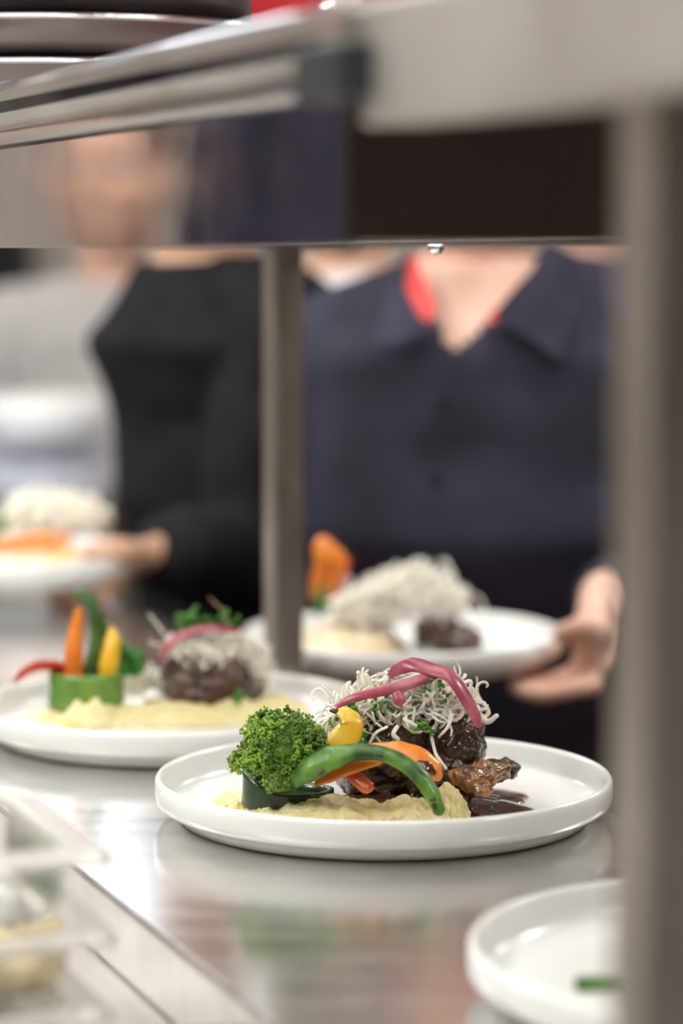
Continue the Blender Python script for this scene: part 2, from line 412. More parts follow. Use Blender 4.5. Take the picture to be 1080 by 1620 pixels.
# pans and red box standing on the gantry shelf
def pan(z0, label, r=.149):
    c = A(-.197, 1.90, z0)
    t = thing('round_pan', c, label, 'pan', 'dark round pans on the gantry shelf')
    bm = bmesh.new()
    lathe(bm, [(0, 0), (r-.012, 0), (r-.005, .003), (r-.002, .020), (r, .0235), (r+.001, .0255), (r-.002, .0265), (r-.006, .024), (r-.008, .006), (r-.014, .003), (0, .003)], c, 128)
    obj('pan_body', bm, 'dark_pan', t)
    bm = bmesh.new(); 
    pts = [c+Vector((math.cos(a)*r, math.sin(a)*r, .0245)) for a in [2*math.pi*i/96 for i in range(97)]]
    tube(bm, pts, .0014, n=1, seg=6, cap=False); obj('rim_bead', bm, 'chrome', t)
pan(.0950, 'dark round metal pan at the bottom of the stack on the gantry shelf')
pan(.1235, 'dark round metal pan in the middle of the stack on the gantry shelf')
pan(.1520, 'dark round metal pan on top of the stack on the gantry shelf', .140)
t = thing('red_box', at(590, 60, 1.72), 'glossy red metal box standing on the gantry shelf', 'box')
c = at(638, 0, 1.72); c.z = CAMZ+.0945+.07; t.location = (c.x, c.y, CAMZ+.0945)
bm = bmesh.new(); box(bm, c, (.17, .10, .14), ROTZ, bev=.003); obj('box_body', bm, 'red_paint', t)
bm = bmesh.new(); box(bm, c+Vector((0, 0, .074)), (.174, .104, .008), ROTZ, bev=.002); obj('lid', bm, 'red_paint', t)

# ================================================================== PLATES
PLATE_PROF = [(0, .0030), (.106, .0030), (.112, .0006), (.117, 0), (.1205, .0008), (.1225, .0045), (.1245, .0068), (.130, .0080),
              (.1338, .0105), (.1350, .0140), (.1352, .0200), (.1350, .0235), (.1340, .0252), (.1326, .0256), (.1312, .0248), (.1302, .0225),
              (.1296, .0160), (.1280, .0115), (.1240, .0085), (.1170, .0074), (0, .0070)]
PF = .0070
def plate(c, label, rot=None):
    bm = bmesh.new(); lathe(bm, [(a*1.012, b*1.012) for a, b in PLATE_PROF], (0, 0, 0), 144)
    o = obj('dinner_plate', bm, 'white_ceramic'); o.location = c
    if rot is not None: o.rotation_euler = rot
    return tag(o, label, 'plate', 'white straight-rimmed plates')
Z0 = CT+.0002
PL1 = A(.0252, 1.586, Z0); PL2 = A(-.1170, 1.852, Z0); PL3 = A(.194, 1.194, Z0)
plate(PL1, 'white plate in the centre holding broccoli, mash and glazed meat, in sharp focus')
plate(PL2, 'white plate on the counter behind left, holding a green vegetable cup and meat')
plate(PL3, 'empty white plate at the bottom right behind the near post')

# ---- food builders
def nest(name, c, r, n, seed, label, m='strand', rr=(.0006, .0013), L=(.010, .030), outl=.05, down=.25, seg=5):
    rnd = random.Random(seed); bm = bmesh.new(); c = Vector(c)
    for k in range(n):
        th = rnd.uniform(0, 2*math.pi); ph = math.asin(rnd.uniform(-down, 1))
        sc = rnd.uniform(.55, 1.0) if rnd.random() > outl else rnd.uniform(1.0, 1.25)
        d = Vector((math.cos(th)*math.cos(ph), math.sin(th)*math.cos(ph), math.sin(ph)))
        p = c+Vector((d.x*r[0]*sc, d.y*r[1]*sc, d.z*r[2]*sc))
        dr = Vector((rnd.gauss(0, 1), rnd.gauss(0, 1), rnd.gauss(0, .6))).normalized()
        ax = Vector((rnd.gauss(0, 1), rnd.gauss(0, 1), rnd.gauss(0, 1))).normalized()
        ln = rnd.uniform(*L); st = 11; w = rnd.uniform(.08, .60)*(1 if rnd.random() < .5 else -1); P = []
        for i in range(st):
            P.append(p.copy())
            q = p-c; e = math.sqrt((q.x/r[0])**2+(q.y/r[1])**2+(q.z/r[2])**2)
            if e > 1.0: dr = (dr - q.normalized()*.35).normalized()
            dr = (Matrix.Rotation(w, 3, ax) @ dr)
            dr = (dr+Vector((rnd.gauss(0, .12), rnd.gauss(0, .12), rnd.gauss(0, .12)))).normalized()
            p = p+dr*ln/st
        R = rnd.uniform(*rr)
        tube(bm, P, [R*.8]+[R]*(st-2)+[R*.7], n=1, seg=seg, flat=rnd.uniform(.5, 1), rough=.3, rs=520)
    return single(name, bm, m, label, 'garnish', None, 'stuff')
def strandpiece(P, r, label, m='strand', group='loose crispy strands'):
    bm = bmesh.new(); tube(bm, P, r, n=4, seg=7, flat=.75, rough=.25, rs=400)
    return single('crispy_strand', bm, m, label, 'garnish', group)
def leafbits(name, pts, label, size=.0035, seed=0, m='parsley', kind='stuff', cat='herb'):
    rnd = random.Random(seed); bm = bmesh.new()
    for p in pts:
        for k in range(5):
            q = Vector(p)+Vector([rnd.gauss(0, size*.45) for _ in range(3)])
            R = Quaternion((rnd.gauss(0, 1), rnd.gauss(0, 1), rnd.gauss(0, 1), rnd.gauss(0, 1))).normalized().to_matrix()
            ellipsoid(bm, q, (size*.55, size*.35, size*.14), R, 2, .5, 500, rnd.random()*9)
    return single(name, bm, m, label, cat, None, kind)
def strip(name, P, R, m, label, cat, flat=.45, up=None, rough=.08, seg=16, group=None, seed=0, n=7):
    bm = bmesh.new(); tube(bm, P, R, n=n, seg=seg, flat=flat, up=up, rough=rough, rs=130, seed=seed)
    return single(name, bm, m, label, cat, group)

# ================================================================== FOOD ON THE CENTRE PLATE
FZ = Z0+PF
def F(px, py, Y): return at(px, py, Y)
# mash
bm = bmesh.new()
mound(bm, A(-.036, 1.533, FZ-.0002), .036, .034, .0110, 0.1, 3.1, rough=.10, ns=60)
mound(bm, A(-.002, 1.518, FZ-.0002), .046, .030, .0165, -.05, 5.3, rough=.12, ns=60, edge=.22)
mound(bm, A(.030, 1.522, FZ-.0002), .036, .026, .0150, .1, 12.3, rough=.12, ns=60, edge=.22)
mound(bm, A(.0600, 1.528, FZ-.0002), .0140, .016, .0235, .3, 7.7, rough=.15, p=2.6, ns=60, edge=.25)
mound(bm, A(-.055, 1.560, FZ-.0002), .021, .024, .0125, .3, 9.7, rough=.2, ns=60, edge=.3)
mash = single('mashed_potato', lumpy(remesh(bm, .0010, 3, .5), ((.0030, 60), (.0020, 150), (.0006, 420)), 2.0, CAMZ+FZ+.0012), 'mash', 'pale yellow mashed potato spread under the broccoli on the centre plate', 'mash', None, 'stuff')
# sauce
bm = bmesh.new()
mound(bm, A(.0925, 1.556, FZ-.0003), .0245, .038, .0036, .1, 2.2, rough=.0, p=7, edge=.08)
mound(bm, A(.090, 1.602, FZ-.0003), .024, .026, .0032, .2, 4.9, rough=.0, p=7, edge=.15)
mound(bm, A(.045, 1.585, FZ-.0003), .055, .038, .006, 0, 8.2, rough=.05, p=4, edge=.2)
mound(bm, A(.02, 1.552, FZ-.0003), .032, .025, .012, 0, 8.9, rough=.05, p=3, edge=.2)
single('sauce_pool', bm, 'sauce', 'glossy dark brown sauce pooled right of the mash on the centre plate', 'sauce', None, 'stuff')
# meat
mt = thing('braised_meat', A(.046, 1.590, FZ), 'dark glazed chunk of braised meat on the centre plate', 'meat')
bm = bmesh.new()
blob_block(bm, A(.028, 1.592, FZ+.027), (.029, .026, .026), .1, .62, 5, ((.22, 45), (.12, 110), (.06, 260)), 1.0)
blob_block(bm, A(.066, 1.594, FZ+.036), (.0195, .024, .0195), -.2, .62, 5, ((.20, 50), (.10, 130), (.05, 260)), 4.0)
blob_block(bm, A(.058, 1.588, FZ+.016), (.022, .026, .016), .2, .7, 5, ((.25, 55), (.15, 120), (.06, 260)), 7.0)
blob_block(bm, A(.038, 1.592, FZ+.047), (.027, .022, .012), .0, .7, 5, ((.25, 55), (.15, 120), (.06, 260)), 9.0)
obj('meat_chunk', lumpy(remesh(bm, .0010, 2, .5), ((.0022, 55), (.0012, 150), (.0006, 380)), 3.0), 'meat', mt)
for k, (px, py, Y, r) in enumerate(((742, 1232, 1.545, .0088), (775, 1222, 1.560, .0095), (762, 1250, 1.533, .006), (796, 1215, 1.585, .008), (722, 1216, 1.57, .008))):
    bm = bmesh.new(); c = F(px, py, Y); c.z = max(c.z, CAMZ+FZ+r*.62)
    blob_block(bm, c, (r*1.25, r, r*.72), k*.8, .8, 4, ((.35, 120), (.25, 260)), k*3.1)
    single('glazed_onion_piece', bm, 'onion_amber' if k in (0, 1, 2) else 'meat', ('amber glazed onion piece nearest the tall mash lump, beside the sauce',
        'amber glazed onion piece at the upper left of the sauce pool', 'small amber onion piece lowest in the row above the sauce pool',
        'dark glazed onion piece farthest right along the sauce', 'dark glazed onion piece tucked against the right meat chunk')[k], 'onion', 'glazed onion pieces')
# crispy potato strands
nest('crispy_potato_nest', A(.044, 1.590, FZ+.0605), (.0370, .025, .0135), 1150, 11, 'nest of crispy cream shredded potato on the centre meat', rr=(.0006, .0013), down=.35)
nest('crispy_strand_tangle', A(.006, 1.576, FZ+.050), (.017, .013, .015), 130, 5, 'loose tangle of crispy strands falling down the left of the centre meat', rr=(.0006, .0011), down=.9)
SP = [
    ((578, 1068, 1.585), (582, 1082, 1.585), (592, 1100, 1.583), .0016, 'white strand sticking up at the left edge of the centre nest'),
    ((510, 1085, 1.585), (528, 1105, 1.585), (545, 1120, 1.583), .0008, 'thin pale strand poking far left of the centre nest'),
    ((752, 1118, 1.585), (768, 1142, 1.582), (786, 1132, 1.580), .0018, 'thick white curled strand sticking out right of the nest'),
    ((764, 1112, 1.588), (772, 1128, 1.588), (758, 1138, 1.584), .0015, 'short white strand tucked beside the right pickled onion end'),
    ((639, 1138, 1.560), (652, 1146, 1.560), (668, 1154, 1.560), .0019, 'thick straight strand lying across the front of the meat'),
    ((682, 1165, 1.560), (690, 1195, 1.556), (706, 1216, 1.554), .0010, 'long thin strand hanging down the front of the meat'),
    ((628, 1150, 1.558), (622, 1162, 1.556), (630, 1170, 1.556), .0016, 'short bent strand on the left part of the meat'),
    ((612, 1150, 1.556), (594, 1160, 1.554), (582, 1180, 1.554), .0012, 'slanting strand above the green bean'),
    ((716, 1130, 1.562), (708, 1150, 1.560), (694, 1166, 1.560), .0010, 'thin strand slanting below the nest centre'),
    ((600, 1080, 1.58), (616, 1070, 1.58), (628, 1084, 1.58), .0017, 'thick white strand beneath the pickled onion peak'),
    ((726, 1084, 1.58), (744, 1078, 1.58), (742, 1092, 1.58), .0016, 'curled white strand right of the pickled onion peak'),
    ((524, 1165, 1.57), (540, 1135, 1.575), (548, 1110, 1.578), .0013, 'pale strand rising behind the yellow pepper slice'),
]
for a, b2, c, r, lb in SP: strandpiece([F(*a), F(*b2), F(*c)], [r, r*1.1, r*.8], lb)
rnd = random.Random(4)
leafbits('chopped_parsley', [F(600, 1108, 1.562), F(612, 1110, 1.562), F(555, 1112, 1.562), F(560, 1120, 1.560), F(668, 1088, 1.565), F(676, 1084, 1.565), F(700, 1084, 1.565),
    F(662, 1146, 1.556), F(672, 1150, 1.556), F(706, 1102, 1.562), F(570, 1172, 1.556), F(574, 1160, 1.556), F(592, 1124, 1.556), F(684, 1158, 1.556), F(528, 1138, 1.57), F(566, 1180, 1.555)],
    'chopped green parsley scattered over the centre nest', .0040, 3)
leafbits('parsley_fleck', [A(.088, 1.552, FZ+.004), A(-.0525, 1.505, FZ+.010)], 'tiny parsley flecks on the sauce and mash of the centre plate', .0020, 8)
# pickled red onion
strip('pickled_onion_strip', [F(527, 1120, 1.562), F(564, 1103, 1.560), F(628, 1087, 1.562), F(672, 1073, 1.566), F(700, 1064, 1.57)], [.0014, .0030, .0038, .0034, .0018], 'onion_pink',
      'pink pickled onion strip lying across the left of the centre nest', 'onion', .42, (0, -.8, .5), group='pickled onion strips', seed=1)
strip('pickled_onion_strip', [F(612, 1072, 1.580), F(630, 1058, 1.575), F(653, 1052, 1.572), F(684, 1060, 1.568), F(712, 1070, 1.563), F(732, 1097, 1.560), F(750, 1130, 1.558), F(757, 1148, 1.558)],
      [.0016, .0042, .0052, .0048, .0046, .0046, .0038, .0024], 'onion_pink', 'pink pickled onion strip arching over the top right of the centre nest', 'onion', .36, (.3, -.8, .6), group='pickled onion strips', seed=2)
strip('pickled_onion_strip', [F(628, 1096, 1.560), F(632, 1108, 1.558), F(634, 1116, 1.558)], [.003, .0036, .002], 'onion_pink',
      'short pink onion piece beneath the crossing onion strips', 'onion', .4, (0, -1, .3), group='pickled onion strips', seed=3)
# broccoli
def broccoli_head(bm, bs, c, R, seed, n=150, sub=17):
    rnd = random.Random(seed); c = Vector(c)
    for k in range(n):
        ph = math.acos(1-1.62*(k+.5)/n); th = k*2.39996+rnd.uniform(-.2, .2)
        d = Vector((math.sin(ph)*math.cos(th), math.sin(ph)*math.sin(th), math.cos(ph)))
        lump = 1+.22*noise.noise(d*2.3+Vector((seed, 0, 0)))+rnd.uniform(-.05, .06)
        p = c+Vector((d.x*R[0], d.y*R[1], d.z*R[2]))*lump
        tube(bs, [c+Vector((d.x*R[0]*.2, d.y*R[1]*.2, -R[2]*.2)), p-d*.002], [.0022, .0014], n=2, seg=5, cap=False)
        for i in range(sub):
            e = Vector((rnd.gauss(0, 1), rnd.gauss(0, 1), rnd.gauss(0, 1))).normalized()
            if e.dot(d) < -.15: e = -e
            q = p+e*rnd.uniform(.0014, .0032)+d*rnd.uniform(-.0006, .0012)
            r = rnd.uniform(.00055, .00105)
            S = bmesh.ops.create_icosphere(bm, subdivisions=1, radius=r)
            for v in S['verts']: v.co = v.co*rnd.uniform(.65, 1.35)+q
br = thing('broccoli_floret', F(440, 1225, 1.525), 'bright green broccoli floret on the left of the centre plate', 'broccoli')
bm = bmesh.new(); bs = bmesh.new(); bc = F(447, 1186, 1.522)
broccoli_head(bm, bs, bc, (.0215, .020, .0200), 3, 170)
broccoli_head(bm, bs, F(396, 1207, 1.515), (.0095, .009, .0065), 8, 34)
broccoli_head(bm, bs, F(447, 1228, 1.509), (.0085, .007, .0095), 9, 34)
broccoli_head(bm, bs, F(420, 1160, 1.520), (.0105, .011, .010), 12, 34)
broccoli_head(bm, bs, F(482, 1172, 1.520), (.0100, .011, .010), 14, 34)
ellipsoid(bm, bc+Vector((0, .001, 0)), (.0190, .0165, .0170), None, 4, .2, 150)
obj('floret_head', bm, 'broccoli', br)
tube(bs, [bc-Vector((0, 0, .004)), bc-Vector((.002, -.004, .020))], [.006, .0075], n=3, seg=12)
obj('stalk', bs, 'broccoli_stem', br)
# dark courgette cup
def cup(bm, c, rx, ry, th, hf, a0=0, a1=2*math.pi, seg=64, seed=0):
    c = Vector(c); rows = []
    closed = abs(a1-a0-2*math.pi) < 1e-3
    m = seg if closed else seg+1
    for i in range(m):
        a = a0+(a1-a0)*i/seg; h = hf(a); k = 1+.05*noise.noise(Vector((math.cos(a), math.sin(a), seed)))
        o_ = Vector((math.cos(a)*rx*k, math.sin(a)*ry*k, 0)); i_ = Vector((math.cos(a)*(rx-th)*k, math.sin(a)*(ry-th)*k, 0))
        ring = []
        for (w, z) in ((0, 0), (-.03, .15), (0, .5), (.03, .85), (.02, .97), (.5, 1.0), (.98, .97), (1, .5), (1, 0)):
            b = o_.lerp(i_, max(w, 0)) if w >= 0 else o_*(1-w)
            ring.append(bm.verts.new(c+b+Vector((0, 0, h*z))))
        rows.append(ring)
    n = len(rows[0])
    for i in range(m if closed else m-1):
        a, b = rows[i], rows[(i+1) % m]
        for j in range(n): bm.faces.new((a[j], a[(j+1) % n], b[(j+1) % n], b[j]))
    if not closed: bm.faces.new(rows[0]); bm.faces.new(rows[-1])
cc = F(456, 1235, 1.546); cc.z = CAMZ+FZ+.0070
bm = bmesh.new()
cup(bm, cc, .0268, .020, .004, lambda a: .0110+.0120*max(0, -math.cos(a+.2))**1.2, 0, 2*math.pi, 72, 3)
single('courgette_cup', bm, 'courgette_skin', 'dark green courgette cup holding the broccoli on the centre plate', 'courgette')
# bean / pepper strip
strip('green_bean', [F(470, 1232, 1.502), F(492, 1216, 1.500), F(522, 1200, 1.500), F(560, 1191, 1.502), F(598, 1192, 1.500), F(630, 1203, 1.496), F(660, 1224, 1.491), F(680, 1251, 1.487), F(695, 1283, 1.484)],
      [.0060, .0092, .0086, .0066, .0055, .0055, .0056, .0052, .0040], 'bean_green', 'long roasted green bean arching over the mash to the plate front', 'bean', .72, (0, -.35, 1), rough=.10, seed=4)
# carrots
strip('carrot_slice', [F(500, 1240, 1.512), F(522, 1226, 1.510), F(552, 1211, 1.510), F(590, 1200, 1.513), F(612, 1196, 1.516)], [.0022, .0052, .0064, .0060, .003], 'carrot',
      'orange carrot slice lying beneath the green bean', 'carrot', .42, (0, -.6, .8), group='carrot slices on the centre plate', seed=5)
t = strip('carrot_slice', [F(566, 1186, 1.522), F(596, 1184, 1.518), F(628, 1190, 1.513), F(660, 1204, 1.509), F(684, 1219, 1.507), F(694, 1229, 1.507)], [.0018, .0046, .0086, .0100, .0080, .0040], 'carrot',
      'orange carrot slice with a glazed tip lying behind the green bean', 'carrot', .38, (0, -.6, .8), group='carrot slices on the centre plate', seed=6)
bm = bmesh.new(); tube(bm, [F(660, 1206, 1.5035), F(676, 1213, 1.5025), F(688, 1223, 1.5035)], [.002, .0042, .002], n=5, seg=12, flat=.3, up=(0, -.6, .8))
single('sauce_drop', bm, 'sauce', 'dark sauce drop on the tip of the carrot slice', 'sauce')
strip('red_pepper_piece', [F(551, 1219, 1.512), F(566, 1232, 1.507), F(582, 1247, 1.503)], [.0046, .0048, .0046], 'red_veg', 'short red pepper stick under the carrot slices', 'pepper', .6, (0, -.6, .8), seed=8)
yv = thing('yellow_pepper_slice', F(530, 1185, 1.545), 'curved yellow pepper slice with a charred tip behind the broccoli', 'pepper')
bm = bmesh.new(); tube(bm, [F(532, 1125, 1.548), F(546, 1130, 1.546), F(556, 1144, 1.544), F(548, 1164, 1.542), F(530, 1182, 1.540), F(510, 1196, 1.540)], [.0018, .0050, .0072, .0080, .0080, .0060], n=7, seg=16, flat=.28, up=(.2, -.8, .5), rough=.08, rs=130)
obj('slice', bm, 'yellow_veg', yv)
bm = bmesh.new(); tube(bm, [F(522, 1124, 1.549), F(533, 1125.5, 1.548)], [.0009, .0020], n=3, seg=10, flat=.6, up=(.2, -.8, .5)); obj('charred_tip', bm, 'char', yv)
# sauce crumbs, herb flecks on counter
for (x, y, lb) in ((.098, 1.475, 'green herb smear on the counter just right of the centre plate foot'), (.186, 1.640, 'yellow green herb crumb on the counter between centre plate and near post')):
    bm = bmesh.new()
    for k in range(7):
        ellipsoid(bm, A(x+random.Random(k).gauss(0, .004)+.07*(x < .15), y+random.Random(k+9).gauss(0, .004), CT+.0012), (.0035, .0025, .0012), Matrix.Rotation(k, 3, 'Z'), 2, .4, 300, k)
    single('herb_crumb', bm, 'leaf_green' if x < .15 else 'bean_green', lb, 'herb', None, 'stuff')

# ================================================================== FOOD ON THE PLATE BEHIND LEFT
def F2(px, py, Y): return at(px, py, Y+.045)
bm = bmesh.new()
mound(bm, A(-.165, 1.885, FZ-.0002), .062, .040, .010, .1, 3.9, rough=.25)
mound(bm, A(-.110, 1.880, FZ-.0002), .060, .036, .010, 0, 6.9, rough=.2)
mound(bm, A(-.065, 1.900, FZ-.0002), .040, .040, .013, 0, 1.9, rough=.2)
mound(bm, A(-.175, 1.850, FZ-.0002), .022, .014, .016, .3, 2.9, rough=.3)
single('mashed_potato', remesh(bm, .0013, 1, .4), 'mash', 'pale yellow mash spread beneath the meat on the plate behind left', 'mash', None, 'stuff')
c2 = F2(137, 1128, 1.842); c2.z = CAMZ+FZ+.006
bm = bmesh.new(); cup(bm, c2, .0262, .0225, .004, lambda a: .0265, 0, 2*math.pi, 64, 1)
single('courgette_cup', bm, 'courgette_green', 'light green courgette cup standing with vegetable sticks in it', 'courgette')
strip('carrot_stick', [F2(118, 1095, 1.842), F2(116, 1050, 1.845), F2(119, 1005, 1.848), F2(125, 965, 1.85)], [.0060, .0068, .0058, .0030], 'carrot', 'upright orange carrot stick in the green cup', 'carrot', .8, seed=1)
strip('yellow_carrot_stick', [F2(168, 1092, 1.838), F2(172, 1050, 1.84), F2(178, 1015, 1.845), F2(177, 996, 1.848)], [.0060, .0068, .0060, .0030], 'yellow_veg', 'upright yellow carrot stick in the green cup', 'carrot', .8, seed=2)
ap = thing('asparagus_spear', F2(148, 1080, 1.85), 'dark green asparagus spear with a drooping tip in the green cup', 'asparagus')
bm = bmesh.new(); tube(bm, [F2(140, 1095, 1.848), F2(146, 1050, 1.852), F2(156, 1005, 1.856), F2(150, 970, 1.858), F2(141, 948, 1.858), F2(130, 940, 1.857), F2(116, 940, 1.855)], [.0058, .0058, .0054, .0052, .0050, .0042, .0022], n=6, seg=12, rough=.2, rs=200)
obj('stem', bm, 'asparagus', ap)
bm = bmesh.new()
for k, (px, py) in enumerate(((152, 975), (148, 960), (143, 950), (155, 992), (136, 944))):
    tube(bm, [F2(px, py+8, 1.853), F2(px+7*(1 if k % 2 else -1), py-4, 1.851)], [.0028, .0008], n=4, seg=8, flat=.5)
obj('tip_scales', bm, 'asparagus', ap)
strip('green_bean', [F2(160, 1090, 1.846), F2(164, 1050, 1.85), F2(166, 1015, 1.856), F2(173, 992, 1.858)], [.0045, .0048, .0050, .0035], 'asparagus', 'dark green bean standing behind the yellow carrot stick', 'bean', .8, seed=3)
strip('red_pepper_strip', [F2(100, 1085, 1.845), F2(100, 1062, 1.845), F2(86, 1054, 1.842), F2(62, 1053, 1.838), F2(40, 1062, 1.834), F2(24, 1078, 1.832)], [.004, .0046, .0046, .0044, .0038, .0020], 'red_pepper', 'wavy red pepper strip drooping left out of the green cup', 'pepper', .55, seed=4)
bm = bmesh.new()
for k, (px, py, Y) in enumerate(((196, 1030, 1.86), (206, 1036, 1.858), (214, 1042, 1.856), (200, 1048, 1.858), (216, 1056, 1.856), (192, 1058, 1.856), (194, 1042, 1.86))):
    ellipsoid(bm, F2(px, py, Y), (.0058, .004, .0062), Matrix.Rotation(k, 3, 'Y'), 3, .35, 180, k)
tube(bm, [F2(186, 1090, 1.85), F2(192, 1060, 1.856), F2(200, 1040, 1.858)], [.003, .004, .003], n=5, seg=10)
single('herb_leaf', bm, 'leaf_green', 'curly green leaf leaning right out of the green cup', 'leaf')
m2 = thing('braised_meat', A(-.095, 1.87, FZ), 'dark glazed chunk of braised meat on the plate behind left', 'meat')
bm = bmesh.new()
c = F2(325, 1085, 1.865)
blob_block(bm, c+Vector((0, 0, .002)), (.030, .026, .024), .2, .62, 5, ((.22, 45), (.12, 110), (.06, 260)), 11.0)
blob_block(bm, c+Vector((-.004, -.004, -.012)), (.024, .024, .016), .2, .62, 5, ((.22, 45), (.12, 110)), 14.0)
blob_block(bm, c+Vector((.022, -.002, -.006)), (.016, .02, .012), .2, .62, 4, ((.22, 45), (.12, 110)), 17.0)
obj('meat_chunk', lumpy(remesh(bm, .0013, 4, .5), ((.0025, 55), (.0012, 150)), 8.0), 'meat', m2)
nest('crispy_potato_nest', c+Vector((.003, 0, .024)), (.030, .024, .012), 420, 21, 'nest of crispy shredded potato on the meat behind left', down=.5, outl=.12)
nest('crispy_strand_tangle', F2(225, 1085, 1.90), (.020, .015, .012), 90, 23, 'pale crispy strands between green cup and meat on the plate behind left', down=.5)
nest('crispy_strand_tangle', F2(405, 1075, 1.875), (.010, .013, .024), 110, 25, 'pale crispy strands trailing down the right of the meat behind left', down=.95)
strip('pickled_onion_strip', [F2(256, 1045, 1.845), F2(268, 1018, 1.845), F2(300, 1000, 1.848), F2(340, 994, 1.85), F2(376, 998, 1.852)], [.002, .0040, .0048, .0042, .0020], 'onion_pink', 'pink pickled onion strip draped over the nest behind left', 'onion', .45, (0, -.5, 1), seed=9)
leafbits('parsley_sprig', [F2(x, y, 1.858) for (x, y) in ((286, 982), (296, 977), (306, 974), (316, 976), (322, 980), (300, 984), (352, 981), (362, 983), (290, 988))], 'bright green parsley sprig on top of the nest behind left', .0058, 5)
leafbits('parsley_leaf', [F2(374, 1106, 1.835), F2(377, 1100, 1.835), F2(372, 1112, 1.835)], 'small green parsley leaf at the right foot of the meat behind left', .0055, 6, kind=None)
strandpiece([F2(332, 946, 1.87), F2(344, 958, 1.87), F2(362, 972, 1.87)], [.0009, .0012, .0010], 'brown curled strand poking up from the nest behind left', 'onion_amber', 'loose crispy strands')
strandpiece([F2(236, 972, 1.87), F2(250, 990, 1.87), F2(262, 1006, 1.87)], [.0008, .0010, .0010], 'pale strand poking up left of the nest behind left')
for k, (px, py, lb) in enumerate(((212, 1112, 'larger shiny white cheese crumb beside the green cup'), (240, 1102, 'shiny white cheese crumb touching the meat behind left'))):
    bm = bmesh.new(); blob_block(bm, F2(px, py, 1.835), (.0085-.002*k, .005, .0045), 0, .8, 4, ((.3, 100),), k)
    single('cheese_crumb', bm, 'cream', lb, 'cheese')

# ================================================================== PLATE AT BOTTOM RIGHT: a green scrap
bm = bmesh.new(); box(bm, at(945, 1475, 1.18), (.020, .006, .0065), .1, bev=.001)
o = single('green_vegetable_scrap', bm, 'bean_green', 'small bright green vegetable scrap on the bottom right plate', 'vegetable'); o.location.z = CAMZ+FZ

# ================================================================== CLEAR CONTAINERS IN THE WELL
def rrect(sx, sy, r, n=8):
    P = []
    for (cx, cy, a0) in ((sx-r, sy-r, 0), (-sx+r, sy-r, 90), (-sx+r, -sy+r, 180), (sx-r, -sy+r, 270)):
        for k in range(n+1):
            a = math.radians(a0+90*k/n); P.append((cx+r*math.cos(a), cy+r*math.sin(a)))
    return P
def loft_rr(bm, rows):
    rings = []
    for (c, sx, sy, r, z) in rows:
        rings.append([bm.verts.new(c + NV*x + DV*y + Vector((0, 0, z))) for (x, y) in rrect(sx, sy, r)])
    n = len(rings[0])
    for a, b in zip(rings[:-1], rings[1:]):
        for j in range(n): bm.faces.new((a[j], a[(j+1) % n], b[(j+1) % n], b[j]))
    return rings
def container(zt, h, label, ds=0, dp=0):
    SX, SY = .088, .081; c = W(.359+SY+ds, -.0694-SX+dp, 0); c.z = CAMZ
    t = thing('clear_container', Vector((c.x, c.y, CAMZ+zt-h)), label, 'container', 'stacked clear food containers')
    bx, by = SX-.0155, SY-.0155
    bm = bmesh.new()
    rg = loft_rr(bm, [(c, bx, by, .018, zt-.002), (c, bx-.002, by-.002, .017, zt-h+.010), (c, bx-.005, by-.005, .015, zt-h+.003), (c, bx-.012, by-.012, .012, zt-h),
                      ])
    bm.faces.new(rg[-1])
    rg2 = loft_rr(bm, [(c, bx-.0022, by-.0022, .016, zt-.002), (c, bx-.004, by-.004, .015, zt-h+.011), (c, bx-.008, by-.008, .013, zt-h+.005), (c, bx-.014, by-.014, .011, zt-h+.0022)])
    bm.faces.new(rg2[-1])
    obj('container_body', bm, 'clear_plastic', t)
    bm = bmesh.new()
    rg = loft_rr(bm, [(c, bx-.0022, by-.0022, .016, zt-.004), (c, bx-.001, by-.001, .018, zt), (c, bx+.002, by+.002, .019, zt+.0012), (c, bx+.004, by+.004, .019, zt-.0005),
                      (c, SX-.004, SY-.004, .012, zt-.0012), (c, SX-.001, SY-.001, .011, zt-.001), (c, SX, SY, .011, zt-.0025), (c, SX-.0006, SY-.0006, .011, zt-.006),
                      (c, SX-.0022, SY-.0022, .011, zt-.0055), (c, SX-.003, SY-.003, .011, zt-.0035), (c, bx+.004, by+.004, .018, zt-.003), (c, bx, by, .018, zt-.006), (c, bx-.0022, by-.0022, .016, zt-.004)])
    obj('container_rim', bm, 'clear_plastic_rim', t)
    return c, bx, by
def fill(c, bx, by, z0, z1, m, label, name, seed, h=.004):
    bm = bmesh.new(); N = 40; V = {}
    for i in range(N+1):
        for j in range(N+1):
            x = (i/N*2-1)*bx; y = (j/N*2-1)*by; p = c+NV*x+DV*y
            V[i, j] = bm.verts.new(Vector((p.x, p.y, CAMZ+z1+h*noise.fractal(p*45+Vector((seed, 0, 0)), 1, 2, 4))))
    for i in range(N):
        for j in range(N): bm.faces.new((V[i, j], V[i+1, j], V[i+1, j+1], V[i, j+1]))
    e = [x for x in bm.edges if len(x.link_faces) == 1]
    r = bmesh.ops.extrude_edge_only(bm, edges=e); vs = [v for v in r['geom'] if isinstance(v, bmesh.types.BMVert)]
    for v in vs: v.co.z = CAMZ+z0
    bmesh.ops.holes_fill(bm, edges=[x for x in bm.edges if len(x.link_faces) == 1], sides=0)
    return single(name, bm, m, label, 'food', None, 'stuff')
c, bx, by = container(-.2630, .0345, 'clear plastic food container on top of the stack at lower left')
c, bx, by = container(-.2995, .0310, 'middle clear container of the stack, filled with golden crumbs', 0, .0015)
fill(c, bx-.012, by-.012, -.3280, -.3185, 'crumb_gold', 'golden cream crumbs in the middle clear container', 'fried_crumbs', 3, .006)
c, bx, by = container(-.3325, .0475, 'lowest clear container of the stack with white filling, standing in the well', -.004, -.002)
